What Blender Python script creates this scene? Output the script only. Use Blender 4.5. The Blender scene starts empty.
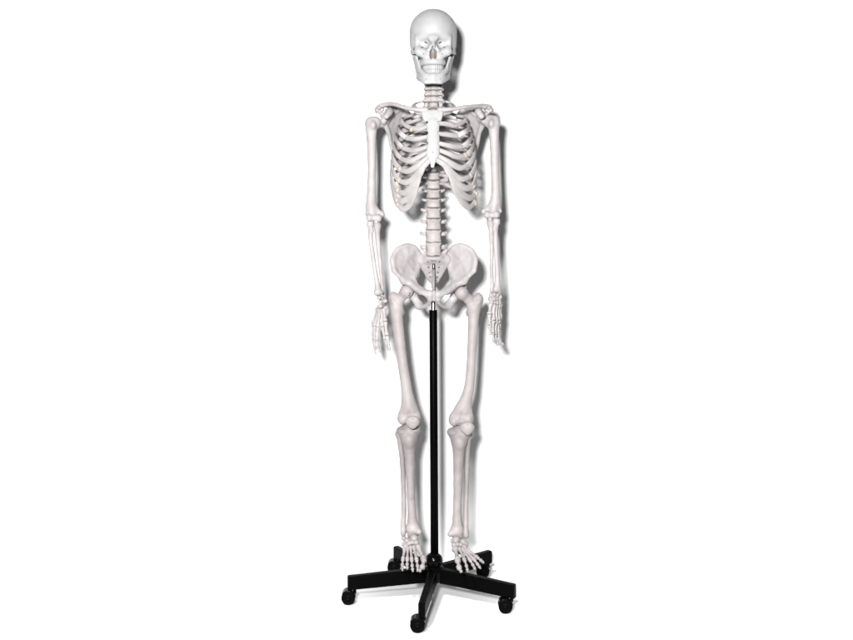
import bpy, math, random
import numpy as np
from mathutils import Vector, Matrix

random.seed(7)
rng = np.random.RandomState(7)
scene = bpy.context.scene
COL = scene.collection

# ------------------------------------------------------------------ camera geometry
HC, DC, XC, HROW = 1.137, 3.0, -0.021, 219.0     # height, distance, x of camera; horizon row of the photo


def P(px, py, Y=0.0):
    """a point of the photo (853x640) at the real depth Y (m, away from the camera)"""
    return np.array([(px - 426.5) * (DC + Y) / 1000 + XC, Y, HC - (py - HROW) * (DC + Y) / 1000])


# ------------------------------------------------------------------ objects
def tag(o, label=None, cat=None, group=None, kind=None):
    if label: o['label'] = label
    if cat: o['category'] = cat
    if group: o['group'] = group
    if kind: o['kind'] = kind
    return o


def empty(name, loc):
    o = bpy.data.objects.new(name, None)
    o.empty_display_size = 0.1
    o.location = loc
    COL.objects.link(o)
    return o


def wloc(o):
    v = Vector((0, 0, 0))
    while o is not None:
        v += o.location
        o = o.parent
    return v


def link(name, me, mat, parent, loc):
    o = bpy.data.objects.new(name, me)
    if mat is not None and not me.materials:
        me.materials.append(mat)
    COL.objects.link(o)
    if parent is not None:
        o.parent = parent
        o.location = Vector(loc) - wloc(parent)
    else:
        o.location = loc
    return o


def build(name, V, F, mat, parent, origin=None, smooth=True):
    """one mesh object out of world-space vertices; the origin goes to its middle"""
    V = np.asarray(V, float)
    c = (V.max(0) + V.min(0)) / 2 if origin is None else np.asarray(origin, float)
    me = bpy.data.meshes.new(name)
    me.from_pydata((V - c).tolist(), [], [tuple(int(i) for i in f) for f in F])
    me.validate()
    if smooth:
        me.polygons.foreach_set('use_smooth', [True] * len(me.polygons))
    me.update()
    return link(name, me, mat, parent, c)


# ------------------------------------------------------------------ signed distance modelling
def nrm(v):
    v = np.asarray(v, float)
    return v / max(np.linalg.norm(v), 1e-12)


class SDF:
    def __init__(self, lo, hi, h=0.0015):
        lo = np.asarray(lo, float); hi = np.asarray(hi, float)
        self.lo, self.h = lo, h
        n = np.ceil((hi - lo) / h).astype(int) + 1
        self.ax = [lo[i] + h * np.arange(n[i]) for i in range(3)]
        self.f = np.full(tuple(n), 0.5, dtype=np.float32)

    def op(self, d, lo, hi, k, mode):
        m = 2.2 * k + 4 * self.h
        sl = []
        for i in range(3):
            a = int(np.searchsorted(self.ax[i], lo[i] - m)); b = int(np.searchsorted(self.ax[i], hi[i] + m))
            if b <= a: return self
            sl.append(slice(a, b))
        sl = tuple(sl)
        X, Y, Z = np.meshgrid(*[self.ax[i][sl[i]] for i in range(3)], indexing='ij')
        g = d(X, Y, Z)
        f = self.f[sl]
        if mode == '-':
            g = -g
            hh = np.clip(0.5 - 0.5 * (f - g) / k, 0, 1) if k > 0 else None
            r = np.maximum(f, g) if k <= 0 else f + (g - f) * hh + k * hh * (1 - hh)
        else:
            hh = np.clip(0.5 + 0.5 * (f - g) / k, 0, 1) if k > 0 else None
            r = np.minimum(f, g) if k <= 0 else f + (g - f) * hh - k * hh * (1 - hh)
        self.f[sl] = r
        return self

    def ell(self, c, r, k=0.006, mode='+', rot=None):
        c = np.asarray(c, float); r = np.asarray(r, float) * np.ones(3)
        R = np.eye(3) if rot is None else np.asarray(rot, float)      # rows = local axes
        ext = np.sqrt(((R.T * r) ** 2).sum(1))

        def d(X, Y, Z):
            x, y, z = X - c[0], Y - c[1], Z - c[2]
            u = [R[i, 0] * x + R[i, 1] * y + R[i, 2] * z for i in range(3)]
            k0 = np.sqrt(sum((u[i] / r[i]) ** 2 for i in range(3)))
            k1 = np.sqrt(sum((u[i] / r[i] ** 2) ** 2 for i in range(3))) + 1e-9
            return k0 * (k0 - 1) / k1
        return self.op(d, c - ext, c + ext, k, mode)

    def cap(self, a, b, ra, rb=None, k=0.006, mode='+', flat=None, s=1.0):
        """tapered capsule; flat/s: squeezed by s along the direction flat"""
        a = np.asarray(a, float); b = np.asarray(b, float); rb = ra if rb is None else rb
        n = None if flat is None else nrm(flat)

        def T(x, y, z):
            if n is None: return x, y, z
            q = (x * n[0] + y * n[1] + z * n[2]) * (s - 1)
            return x + q * n[0], y + q * n[1], z + q * n[2]
        A = np.array(T(*a)); B = np.array(T(*b)); D = B - A; L = max((D ** 2).sum(), 1e-12)

        def d(X, Y, Z):
            x, y, z = T(X - a[0], Y - a[1], Z - a[2])
            t = np.clip((x * D[0] + y * D[1] + z * D[2]) / L, 0, 1)
            q = np.sqrt((x - t * D[0]) ** 2 + (y - t * D[1]) ** 2 + (z - t * D[2]) ** 2) - (ra + t * (rb - ra))
            return q / (1 if n is None else (1 + s) / 2)
        r = max(ra, rb)
        return self.op(d, np.minimum(a, b) - r, np.maximum(a, b) + r, k, mode)

    def poly(self, pts, rad, k=0.004, n=0, **kw):
        pts = np.array(pts, float); rad = np.array(rad, float) * np.ones(len(pts))
        if n:
            pr = spline(np.column_stack([pts, rad]), n)
            pts, rad = pr[:, :3], pr[:, 3]
        flat, s = kw.get('flat'), kw.get('s', 1.0)
        nn = None if flat is None else nrm(flat)

        def T(x, y, z):
            if nn is None: return x, y, z
            q = (x * nn[0] + y * nn[1] + z * nn[2]) * (s - 1)
            return x + q * nn[0], y + q * nn[1], z + q * nn[2]

        def d(X, Y, Z):
            out = None
            x, y, z = T(X, Y, Z)
            for i in range(len(pts) - 1):
                A = np.array(T(*pts[i])); D = np.array(T(*pts[i + 1])) - A; L = max((D ** 2).sum(), 1e-12)
                u, v, w = x - A[0], y - A[1], z - A[2]
                t = np.clip((u * D[0] + v * D[1] + w * D[2]) / L, 0, 1)
                q = np.sqrt((u - t * D[0]) ** 2 + (v - t * D[1]) ** 2 + (w - t * D[2]) ** 2) - (rad[i] + t * (rad[i + 1] - rad[i]))
                out = q if out is None else np.minimum(out, q)
            return out / (1 if nn is None else (1 + s) / 2)
        r = rad.max()
        return self.op(d, pts.min(0) - r, pts.max(0) + r, k, kw.get('mode', '+'))

    def tri(self, a, b, c, th, k=0.004, mode='+'):
        return self.tris([(a, b, c)], th, k, mode)

    def tris(self, T, th, k=0.004, mode='+'):
        """a plate made of triangles, th = half its thickness"""
        T = [[np.asarray(v, float) for v in q] for q in T]

        def one(p, a, b, c):
            n = np.cross(b - a, a - c)
            pa, pb, pc = p - a, p - b, p - c
            ba, cb, ac = b - a, c - b, a - c
            s = np.sign(pa @ np.cross(ba, n)) + np.sign(pb @ np.cross(cb, n)) + np.sign(pc @ np.cross(ac, n))

            def e(v, w):
                t = np.clip((w @ v) / (v @ v), 0, 1)
                return ((w - t[..., None] * v) ** 2).sum(-1)
            edge = np.minimum(np.minimum(e(ba, pa), e(cb, pb)), e(ac, pc))
            return np.where(s < 2, edge, (pa @ n) ** 2 / (n @ n))

        def d(X, Y, Z):
            p = np.stack([X, Y, Z], -1)
            m = None
            for q in T:
                v = one(p, *q)
                m = v if m is None else np.minimum(m, v)
            return np.sqrt(m) - th
        A = np.array([v for q in T for v in q])
        return self.op(d, A.min(0) - th, A.max(0) + th, k, mode)

    def box(self, c, r, rnd=0.002, k=0.003, mode='+', rot=None):
        c = np.asarray(c, float); r = np.asarray(r, float)
        R = np.eye(3) if rot is None else np.asarray(rot, float)
        ext = (np.abs(R.T) * r).sum(1)

        def d(X, Y, Z):
            x, y, z = X - c[0], Y - c[1], Z - c[2]
            q = [np.abs(R[i, 0] * x + R[i, 1] * y + R[i, 2] * z) - r[i] + rnd for i in range(3)]
            o = np.sqrt(sum(np.maximum(v, 0) ** 2 for v in q))
            return o + np.minimum(np.maximum(np.maximum(q[0], q[1]), q[2]), 0) - rnd
        return self.op(d, c - ext, c + ext, k, mode)

    def drum(self, c, rx, ry, hz, waist=0.0, rnd=0.003, k=0.003, mode='+'):
        """vertebral body: elliptic drum with a waist"""
        c = np.asarray(c, float)

        def d(X, Y, Z):
            x, y, z = X - c[0], Y - c[1], Z - c[2]
            w = 1 - waist * (1 - np.clip(z / hz, -1, 1) ** 2)
            q0 = (np.sqrt((x / rx) ** 2 + (y / ry) ** 2) - w) * min(rx, ry) + rnd
            q1 = np.abs(z) - hz + rnd
            return np.sqrt(np.maximum(q0, 0) ** 2 + np.maximum(q1, 0) ** 2) + np.minimum(np.maximum(q0, q1), 0) - rnd
        e = np.array([rx, ry, hz])
        return self.op(d, c - e, c + e, k, mode)

    def rough(self, amp=0.0004, wl=0.012):
        """the slightly uneven skin of cast bone"""
        X, Y, Z = np.meshgrid(*self.ax, indexing='ij')
        g = np.zeros_like(X)
        for i in range(7):
            v = rng.normal(size=3); v = v / np.linalg.norm(v) * 2 * np.pi / (1.5 * wl * rng.uniform(0.7, 1.7))
            g += np.sin(v[0] * X + v[1] * Y + v[2] * Z + rng.uniform(0, 6.3))
        self.f += (0.4 * amp * g / 2.2).astype(np.float32)
        return self

    def mesh(self, smooth=1, extra=None, passes=0):
        f = self.f; h = self.h
        f[0], f[-1], f[:, 0], f[:, -1], f[:, :, 0], f[:, :, -1] = [np.maximum(v, 1e-4) for v in (f[0], f[-1], f[:, 0], f[:, -1], f[:, :, 0], f[:, :, -1])]
        s = f < 0
        nx, ny, nz = f.shape
        cnt = np.zeros((nx - 1, ny - 1, nz - 1), np.int8)
        offs = [(a, b, c) for a in (0, 1) for b in (0, 1) for c in (0, 1)]
        for a, b, c in offs:
            cnt += s[a:nx - 1 + a, b:ny - 1 + b, c:nz - 1 + c]
        mask = (cnt > 0) & (cnt < 8)
        I, J, K = np.nonzero(mask)
        idx = np.full(mask.shape, -1, np.int64); idx[I, J, K] = np.arange(len(I))
        pos = np.zeros((len(I), 3)); num = np.zeros(len(I))
        for o in offs:
            for ax in range(3):
                if o[ax]: continue
                q = list(o); q[ax] = 1
                f0 = f[I + o[0], J + o[1], K + o[2]]; f1 = f[I + q[0], J + q[1], K + q[2]]
                cr = (f0 < 0) != (f1 < 0)
                t = np.where(cr, f0 / np.where(cr, f0 - f1, 1), 0)
                pt = np.tile(np.array(o, float), (len(I), 1)); pt[:, ax] += t
                pos[cr] += pt[cr]; num[cr] += 1
        V = (np.stack([I, J, K], 1) + pos / num[:, None]) * h + self.lo
        F = []
        for ax in range(3):
            A = [slice(None)] * 3; B = [slice(None)] * 3
            A[ax] = slice(0, -1); B[ax] = slice(1, None)
            s0 = s[tuple(A)]; s1 = s[tuple(B)]
            u, v = [(1, 2), (2, 0), (0, 1)][ax]
            ijk = np.array(np.nonzero(s0 != s1)).T
            ok = (ijk[:, u] >= 1) & (ijk[:, v] >= 1) & (ijk[:, u] < f.shape[u] - 1) & (ijk[:, v] < f.shape[v] - 1)
            ijk = ijk[ok]

            def cell(du, dv):
                q = ijk.copy(); q[:, u] += du; q[:, v] += dv
                return idx[q[:, 0], q[:, 1], q[:, 2]]
            quad = np.stack([cell(-1, -1), cell(0, -1), cell(0, 0), cell(-1, 0)], 1)
            fl = ~s0[ijk[:, 0], ijk[:, 1], ijk[:, 2]]
            quad[fl] = quad[fl][:, ::-1]
            F.append(quad)
        F = np.concatenate(F)
        F = F[(F >= 0).all(1)]
        for q in range(smooth + passes):
            acc = np.zeros_like(V); n = np.zeros(len(V))
            for a, b in ((0, 1), (1, 2), (2, 3), (3, 0)):
                np.add.at(acc, F[:, a], V[F[:, b]]); np.add.at(acc, F[:, b], V[F[:, a]])
                np.add.at(n, F[:, a], 1); np.add.at(n, F[:, b], 1)
            k = 0.5 if q < smooth else 0.5 * extra(V)[:, None]
            V = V + k * (acc / np.maximum(n, 1)[:, None] - V)
        return V, F


def field(pts, pad, h):
    pts = np.array(pts, float)
    return SDF(pts.min(0) - pad, pts.max(0) + pad, h)


def spline(pts, n):
    """Catmull-Rom through the rows of pts, n samples per span"""
    p = np.array(pts, float)
    q = np.vstack([2 * p[0] - p[1], p, 2 * p[-1] - p[-2]])
    out = []
    for i in range(1, len(q) - 2):
        for t in np.linspace(0, 1, n, endpoint=False):
            out.append(0.5 * (2 * q[i] + (q[i + 1] - q[i - 1]) * t + (2 * q[i - 1] - 5 * q[i] + 4 * q[i + 1] - q[i + 2]) * t * t
                              + (3 * q[i] - q[i - 1] - 3 * q[i + 1] + q[i + 2]) * t ** 3))
    out.append(p[-1])
    return np.array(out)


def sweep(path, hw, ht, normal, m=14, pw=2.4):
    """a blade swept along a path: half width hw, half thickness ht, normal(p) = outward"""
    path = np.array(path); n = len(path)
    T = np.gradient(path, axis=0)
    V, F = [], []
    for i in range(n):
        t = nrm(T[i]); N = np.asarray(normal(path[i]), float)
        N = nrm(N - t * (N @ t)); B = np.cross(t, N)
        for j in range(m):
            a = 2 * math.pi * j / m
            ca, sa = math.cos(a), math.sin(a)
            V.append(path[i] + B * hw[i] * math.copysign(abs(ca) ** (2 / pw), ca) + N * ht[i] * math.copysign(abs(sa) ** (2 / pw), sa))
    for i in range(n - 1):
        for j in range(m):
            F.append((i * m + j, i * m + (j + 1) % m, (i + 1) * m + (j + 1) % m, (i + 1) * m + j))
    for e in (0, n - 1):
        c = len(V); V.append(path[e] + nrm(T[e]) * (0.0015 if e else -0.0015))
        for j in range(m):
            a, b = e * m + j, e * m + (j + 1) % m
            F.append((c, a, b) if e else (c, b, a))
    return V, F


def lathe(a, b, prof, m=14, sq=1.0, side=(1, 0, 0)):
    """surface of revolution from a to b; prof = (t, radius) rows"""
    a = np.asarray(a, float); b = np.asarray(b, float)
    t = nrm(b - a); u = np.asarray(side, float)
    if abs(u @ t) > 0.9: u = np.array([0, 1.0, 0])
    u = nrm(u - t * (u @ t)); v = np.cross(t, u)
    V, F = [], []
    for tt, r in prof:
        for j in range(m):
            q = 2 * math.pi * j / m
            V.append(a + (b - a) * tt + r * (math.cos(q) * u + sq * math.sin(q) * v))
    n = len(prof)
    for i in range(n - 1):
        for j in range(m):
            F.append((i * m + j, i * m + (j + 1) % m, (i + 1) * m + (j + 1) % m, (i + 1) * m + j))
    F.append(tuple(range(m - 1, -1, -1))); F.append(tuple(range((n - 1) * m, n * m)))
    return V, F


SMALL = [(0.0, .6), (.02, .85), (.07, 1.0), (.14, .97), (.22, .74), (.34, .58), (.5, .54), (.66, .56), (.78, .68), (.86, .86), (.93, .92), (.98, .8), (1.0, .55)]
TIP = [(0.0, .45), (.04, .85), (.12, 1.0), (.22, .88), (.4, .58), (.6, .46), (.76, .5), (.86, .66), (.94, .6), (1.0, .25)]


def small_bone(name, a, b, r, parent, prof=SMALL, mat=None):
    V, F = lathe(a, b, [(t, q * r * (1 + 0.06 * rng.normal())) for t, q in prof], m=12)
    return build(name, V, F, mat or BONE, parent)


# ------------------------------------------------------------------ materials
def bone_material(name, c1, c2, rough=0.55, bump=0.12, sub=0.0):
    m = bpy.data.materials.new(name); m.use_nodes = True
    nt = m.node_tree; b = nt.nodes['Principled BSDF']
    tc = nt.nodes.new('ShaderNodeNewGeometry')
    n1 = nt.nodes.new('ShaderNodeTexNoise'); n1.inputs['Scale'].default_value = 26; n1.inputs['Detail'].default_value = 6
    n2 = nt.nodes.new('ShaderNodeTexNoise'); n2.inputs['Scale'].default_value = 320; n2.inputs['Detail'].default_value = 4
    mix = nt.nodes.new('ShaderNodeMix'); mix.data_type = 'RGBA'
    rp = nt.nodes.new('ShaderNodeMapRange'); rp.inputs[1].default_value = 0.38; rp.inputs[2].default_value = 0.66
    bp = nt.nodes.new('ShaderNodeBump'); bp.inputs['Strength'].default_value = bump; bp.inputs['Distance'].default_value = 0.0012
    for n in (n1, n2): nt.links.new(tc.outputs['Position'], n.inputs['Vector'])
    nt.links.new(n1.outputs['Fac'], rp.inputs[0]); nt.links.new(rp.outputs[0], mix.inputs[0])
    mix.inputs[6].default_value = (*c1, 1); mix.inputs[7].default_value = (*c2, 1)
    nt.links.new(mix.outputs[2], b.inputs['Base Color'])
    nt.links.new(n2.outputs['Fac'], bp.inputs['Height']); nt.links.new(bp.outputs['Normal'], b.inputs['Normal'])
    b.inputs['Roughness'].default_value = rough
    b.inputs['Specular IOR Level'].default_value = 0.22
    if sub:
        b.inputs['Subsurface Weight'].default_value = sub
        b.inputs['Subsurface Radius'].default_value = (0.004, 0.003, 0.002)
        b.inputs['Subsurface Scale'].default_value = 1.0
    return m


def plain_material(name, col, rough, metal=0.0, spec=0.5, nscale=0, bump=0.0):
    m = bpy.data.materials.new(name); m.use_nodes = True
    nt = m.node_tree; b = nt.nodes['Principled BSDF']
    b.inputs['Base Color'].default_value = (*col, 1); b.inputs['Roughness'].default_value = rough
    b.inputs['Metallic'].default_value = metal; b.inputs['Specular IOR Level'].default_value = spec
    if nscale:
        tc = nt.nodes.new('ShaderNodeNewGeometry')
        n = nt.nodes.new('ShaderNodeTexNoise'); n.inputs['Scale'].default_value = nscale; n.inputs['Detail'].default_value = 5
        bp = nt.nodes.new('ShaderNodeBump'); bp.inputs['Strength'].default_value = bump; bp.inputs['Distance'].default_value = 0.001
        nt.links.new(tc.outputs['Position'], n.inputs['Vector']); nt.links.new(n.outputs['Fac'], bp.inputs['Height'])
        nt.links.new(bp.outputs['Normal'], b.inputs['Normal'])
        mr = nt.nodes.new('ShaderNodeMapRange'); mr.inputs[3].default_value = rough * 0.85; mr.inputs[4].default_value = min(1, rough * 1.2)
        nt.links.new(n.outputs['Fac'], mr.inputs[0]); nt.links.new(mr.outputs[0], b.inputs['Roughness'])
    return m


SKULLM = bone_material('skull_plastic', (0.264, 0.262, 0.265), (0.237, 0.236, 0.238))
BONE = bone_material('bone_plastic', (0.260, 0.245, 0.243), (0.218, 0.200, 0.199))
LEGM = bone_material('leg_bone_pink_dimmed', (0.229, 0.209, 0.207), (0.193, 0.174, 0.171))  # pinkish plastic; its darker tone stands in for light falling off downwards
SHINM = bone_material('shin_bone_dimmed', (0.170, 0.153, 0.151), (0.140, 0.126, 0.124))  # same bone plastic, light falloff on the shins put into the colour
FOOTM = bone_material('foot_bone_dimmed', (0.152, 0.137, 0.135), (0.125, 0.113, 0.111))  # bone plastic darkened to offset the extra lamp light on the feet
SPINEM = bone_material('spine_plastic', (0.246, 0.227, 0.222), (0.207, 0.188, 0.183))
STERN = bone_material('sternum_plastic', (0.267, 0.265, 0.256), (0.241, 0.238, 0.230), bump=.1)
CART = bone_material('cartilage_plastic', (0.228, 0.217, 0.211), (0.188, 0.176, 0.170), rough=.5, bump=.3)
DISC = bone_material('disc_plastic', (0.113, 0.103, 0.100), (0.093, 0.086, 0.083), rough=.55)
GLUE = bone_material('glue', (0.224, 0.187, 0.145), (0.207, 0.174, 0.137), rough=.35)
TOOTHM = bone_material('tooth_plastic', (0.241, 0.241, 0.243), (0.223, 0.223, 0.229), rough=.5, bump=.05)
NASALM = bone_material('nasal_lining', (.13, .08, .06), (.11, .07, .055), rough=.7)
BLACK = plain_material('black_enamel', (.0008, .0008, .0008), .38, spec=.015, nscale=60, bump=.05)
BLACKP = plain_material('black_plastic', (.0008, .0008, .0008), .2, spec=.06, nscale=90, bump=.04)
TYRE = plain_material('black_nylon', (.0010, .0010, .0010), .5, spec=.015, nscale=120, bump=.08)
CHROME = plain_material('chrome', (.62, .62, .64), .18, metal=1.0)
ROD = plain_material('dull_zinc', (.15, .145, .145), .5, spec=.3)
STEEL = plain_material('dark_steel', (.10, .10, .11), .3, metal=1.0, nscale=80, bump=.02)
PAPER = plain_material('white_paper', (.52, .52, .52), .85, spec=.1, nscale=200, bump=.02)

# ------------------------------------------------------------------ roots
skel = empty('skeleton_model', (0, 0, 0.12))
tag(skel, 'life-size off white plastic human skeleton hanging upright on the black rolling stand', 'skeleton')
stand = empty('rolling_stand', (0, 0, 0))
tag(stand, 'black five-legged rolling stand with upright pole carrying the white skeleton', 'stand')
SC = Vector((0, 0, 0))


def mx(q, side):
    """mirror a left-of-picture photo point to the other side (mirror axis x = 434)"""
    return P(q[0] if side < 0 else 868 - q[0], q[1], q[2])


# ================================================================== SKULL
def make_skull():
    s = SDF(P(404, 64, -.13) * [1, 0, 1] + [0, -.112, -.012], P(462, 4, 0) * [1, 0, 1] + [0, .122, 0], .0014)
    s.ell(P(433.2, 33, .011), (.0715, .0945, .0705), 0)
    s.ell(P(433.2, 46.5, .004), (.0672, .068, .038), .022)
    s.ell(P(433.2, 50, .045), (.052, .055, .036), .02)
    s.ell(P(433.2, 52, -.045), (.036, .038, .045), .014)
    s.ell(P(433.2, 62, -.056), (.0285, .0325, .0185), .014)
    for sd in (-1, 1):
        q = lambda x, y, z: P(433.2 + sd * x, y, z)
        s.cap(q(13, 37.2, -.062), q(0, 38, -.0785), .0075, .0075, .012)                 # brow
        s.ell(q(14.2, 51.5, -.062), (.0135, .013, .012), .01)                          # cheek bone
        s.cap(q(15.6, 49, -.058), q(16.2, 38, -.054), .0072, .0078, .008)             # outer rim of the orbit
        s.cap(q(13, 53, -.066), q(6.5, 57, -.075), .0095, .009, .01)
        s.cap(q(4.2, 39, -.08), q(4.4, 50, -.082), .0062, .0075, .008)                # inner rim
        s.cap(q(15, 48.7, -.062), q(6, 49.6, -.077), .0058, .0058, .006)              # lower rim
        s.poly([q(16.5, 51.5, -.055), q(21.2, 53, -.02), q(21.4, 52.5, .012)], [.0068, .0056, .006], .006, n=4, flat=(1, 0, .2), s=1.5)
        s.ell(q(17.2, 58, .025), (.010, .012, .015), .01)                                 # mastoid
        s.cap(q(10, 62, -.055), q(9, 72 - 4, -.02), .006, .004, .008)
    s.poly([P(433.2, 63.8, -.05) + [.0285 * math.sin(a), -.0005 - .0342 * math.cos(a), 0] for a in np.linspace(-1.45, 1.45, 15)], .0072, .008)
    s.cap(P(433.2, 40.5, -.083), P(433.2, 46.5, -.098), .0062, .0058, .007)            # nasal bones
    s.rough(.00035, .02)
    for sd in (-1, 1):
        q = lambda x, y, z: P(433.2 + sd * x, y, z)
        rot = np.array([[math.cos(.22 * sd), math.sin(.22 * sd), 0], [-math.sin(.22 * sd), math.cos(.22 * sd), 0], [0, 0, 1]])
        s.ell(q(9.5, 43.0, -.088), (.0178, .026, .0182), .007, '-', rot)               # orbit
        c, sn = math.cos(.5 * sd), math.sin(.5 * sd)
        s.ell(q(7.2, 42.8, -.06), (.0058, .02, .0013), .001, '-', np.array([[c, 0, sn], [0, 1, 0], [-sn, 0, c]]))
        s.ell(q(11.3, 48, -.056), (.0062, .016, .0012), .001, '-', np.array([[c, 0, sn * -.9], [0, 1, 0], [sn * .9, 0, c]]))
        s.ell(q(9.6, 54, -.081), (.0018, .012, .0016), .001, '-')
        s.ell(q(1.9, 54.2, -.088), (.0046, .034, .0135), .002, '-')                    # nostril
        s.ell(q(18.4, 50.5, -.02), (.0035, .022, .007), .004, '-')                         # hollow behind the cheek arch
    s.ell(P(433.2, 49.8, -.092), (.0042, .026, .0115), .002, '-')
    s.box(P(433.2, 53.5, -.062), (.0011, .020, .017), .0008, .001)                    # septum
    s.cap(P(433.2, 59, -.08), P(433.2, 58.6, -.092), .003, .0012, .003)
    zt = P(433, 40.5, -.08)[2]
    V, F = s.mesh(1, lambda V: np.clip((V[:, 2] - zt) / .007, 0, 1), 40)
    return build('skull', V, F, SKULLM, skel)


skull = make_skull()


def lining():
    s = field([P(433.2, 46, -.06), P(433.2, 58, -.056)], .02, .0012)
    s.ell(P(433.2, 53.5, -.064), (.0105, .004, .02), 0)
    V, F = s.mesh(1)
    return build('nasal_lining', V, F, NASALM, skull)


lining()


def make_mandible():
    s = SDF(P(408, 88, 0) * [1, 0, 1] + [0, -.108, 0], P(458, 50, 0) * [1, 0, 1] + [0, .03, 0], .0013)
    for sd in (-1, 1):
        q = lambda x, y, z: P(433.2 + sd * x, y, z)
        s.poly([q(14.4, 76.8, -.022), q(12.3, 78.8, -.05), q(7.4, 81, -.078), q(0, 81.5, -.086)], [.0075, .0085, .0095, .0095], .006, n=4)
        s.poly([q(13.6, 69.8, -.046), q(11.3, 71.8, -.0605), q(6.8, 75.6, -.078), q(0, 76.8, -.0845)], [.007, .0082, .0085, .0082], .014, n=4)
        s.ell(q(5.8, 83, -.083), (.0105, .010, .0075), .006)
        A, B, C, D = q(15.4, 77, -.012), q(19.2, 58, .002), q(16.6, 57.5, -.040), q(12.6, 70.5, -.057)
        s.tri(A, B, C, .0036, .004); s.tri(A, C, D, .0036, .004)
        s.cap(q(14.8, 78, -.014), q(13.2, 79, -.035), .006, .0065, .006)
        s.cap(q(19.6, 54.5, .004), q(17.2, 55, .006), .0058, .0058, .006)
        s.cap(q(18.5, 58, .003), q(18.4, 55, .005), .0052, .0055, .005)
        s.ell(q(7.4, 79, -.088), (.0016, .006, .0015), .001, '-')
    s.ell(P(433.2, 83, -.089), (.013, .0085, .0075), .007)
    s.rough(.0003, .02)
    V, F = s.mesh(1)
    return build('mandible', V, F, SKULLM, skel)


mandible = make_mandible()


def tooth_mesh():
    s = SDF((-.008, -.008, -.01), (.008, .008, .01), .0007)
    s.box((0, 0, 0), (.0030, .0030, .0062), .0016, 0)
    s.ell((0, 0, .0045), (.0028, .0034, .004), .002)
    V, F = s.mesh(1)
    me = bpy.data.meshes.new('tooth')
    me.from_pydata(V.tolist(), [], F.tolist()); me.polygons.foreach_set('use_smooth', [True] * len(me.polygons)); me.update()
    me.materials.append(TOOTHM)
    return me


TM = tooth_mesh()
for up in (1, -1):
    par = skull if up > 0 else mandible
    n = 12
    for i in range(n):
        a = (i - (n - 1) / 2) * 0.235 * (1 if up > 0 else .97)
        r = (.0278, .0358) if up > 0 else (.0266, .0345)
        w = [1.32, 1.08, 1.12, 1.1, 1.22, 1.25][int(abs(i - (n - 1) / 2))] * (1 if up > 0 else .92)
        z = P(433, 67.0, -.09)[2] if up > 0 else P(433, 71.0, -.09)[2]
        c = P(433.2, 67, -.05)
        o = link('tooth', TM, None, par, (c[0] + r[0] * math.sin(a), -.0505 - r[1] * math.cos(a) + .002, z + random.uniform(-.0003, .0003)))
        o.rotation_euler = (0.03 * up, math.pi if up < 0 else 0, a if up > 0 else a)
        o.scale = (w, 1.05, .98)

# ================================================================== SPINE
def proto(kind):
    s = SDF((-.055, -.035, -.045), (.055, .085, .035), .0014)
    if kind == 'cervical_vertebra':
        s.drum((0, 0, 0), .0125, .010, .0062, .10, .003, 0)
        for sd in (-1, 1):
            s.cap((sd * .011, .002, .004), (sd * .0115, .004, .0085), .0035, .002, .004)            # lip
            s.poly([(sd * .011, 0, 0), (sd * .021, 0, -.002), (sd * .024, .006, -.003)], [.005, .0042, .0045], .004)
            s.poly([(sd * .010, .010, 0), (sd * .018, .018, 0), (sd * .011, .030, 0), (0, .036, -.003)], [.004, .0055, .004, .004], .004)
            s.cap((sd * .018, .016, .009), (sd * .018, .02, -.010), .0055, .0055, .004)
            s.ell((sd * .0185, .003, 0), (.0024, .0024, .012), .001, '-')
        s.cap((0, .034, -.002), (0, .05, -.012), .004, .0035, .004)
    elif kind == 'thoracic_vertebra':
        s.drum((0, 0, 0), .0168, .0147, .0094, .18, .0026, 0)
        for sd in (-1, 1):
            s.poly([(sd * .011, .010, .003), (sd * .013, .022, .003), (sd * .010, .032, 0), (0, .037, -.004)], [.0045, .0055, .005, .004], .004)
            s.cap((sd * .013, .022, .003), (sd * .033, .034, .006), .0055, .006, .004)
            s.cap((sd * .011, .025, .012), (sd * .011, .027, -.013), .0045, .0045, .004)
        s.cap((0, .035, -.003), (0, .060, -.030), .0045, .0035, .004, flat=(1, 0, 0), s=1.3)
    else:
        s.drum((0, 0, 0), .0240, .0178, .0128, .19, .003, 0)
        for sd in (-1, 1):
            s.poly([(sd * .015, .012, .004), (sd * .016, .027, .003), (sd * .010, .037, -.002), (0, .042, -.006)], [.006, .007, .006, .005], .005)
            s.poly([(sd * .016, .024, .003), (sd * .030, .022, .004), (sd * .0365, .027, .005)], [.0066, .0050, .0046], .004, flat=(0, 1, 0), s=1.3)
            s.cap((sd * .016, .029, .018), (sd * .015, .033, -.018), .0065, .0065, .005)
        s.cap((0, .042, -.004), (0, .070, -.010), .0085, .0095, .005, flat=(1, 0, 0), s=2.0)
    s.rough(.0011, .009)
    V, F = s.mesh(1)
    me = bpy.data.meshes.new(kind)
    me.from_pydata(V.tolist(), [], F.tolist()); me.polygons.foreach_set('use_smooth', [True] * len(me.polygons)); me.update()
    me.materials.append(SPINEM)
    return me


VP = {k: proto(k) for k in ('cervical_vertebra', 'thoracic_vertebra', 'lumbar_vertebra')}
# photo rows of the upper edge of each vertebra
edges = [62, 68.5, 74, 79.6, 85.4, 90.6, 96.4, 102.6 + 0.0]
edges += [109.2, 116, 123, 130, 137, 144, 151, 158, 165, 172, 180.2, 189]    # T1..T12
edges += [198.2, 207.6, 218.4, 229.8, 242.2, 256.0]
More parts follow.
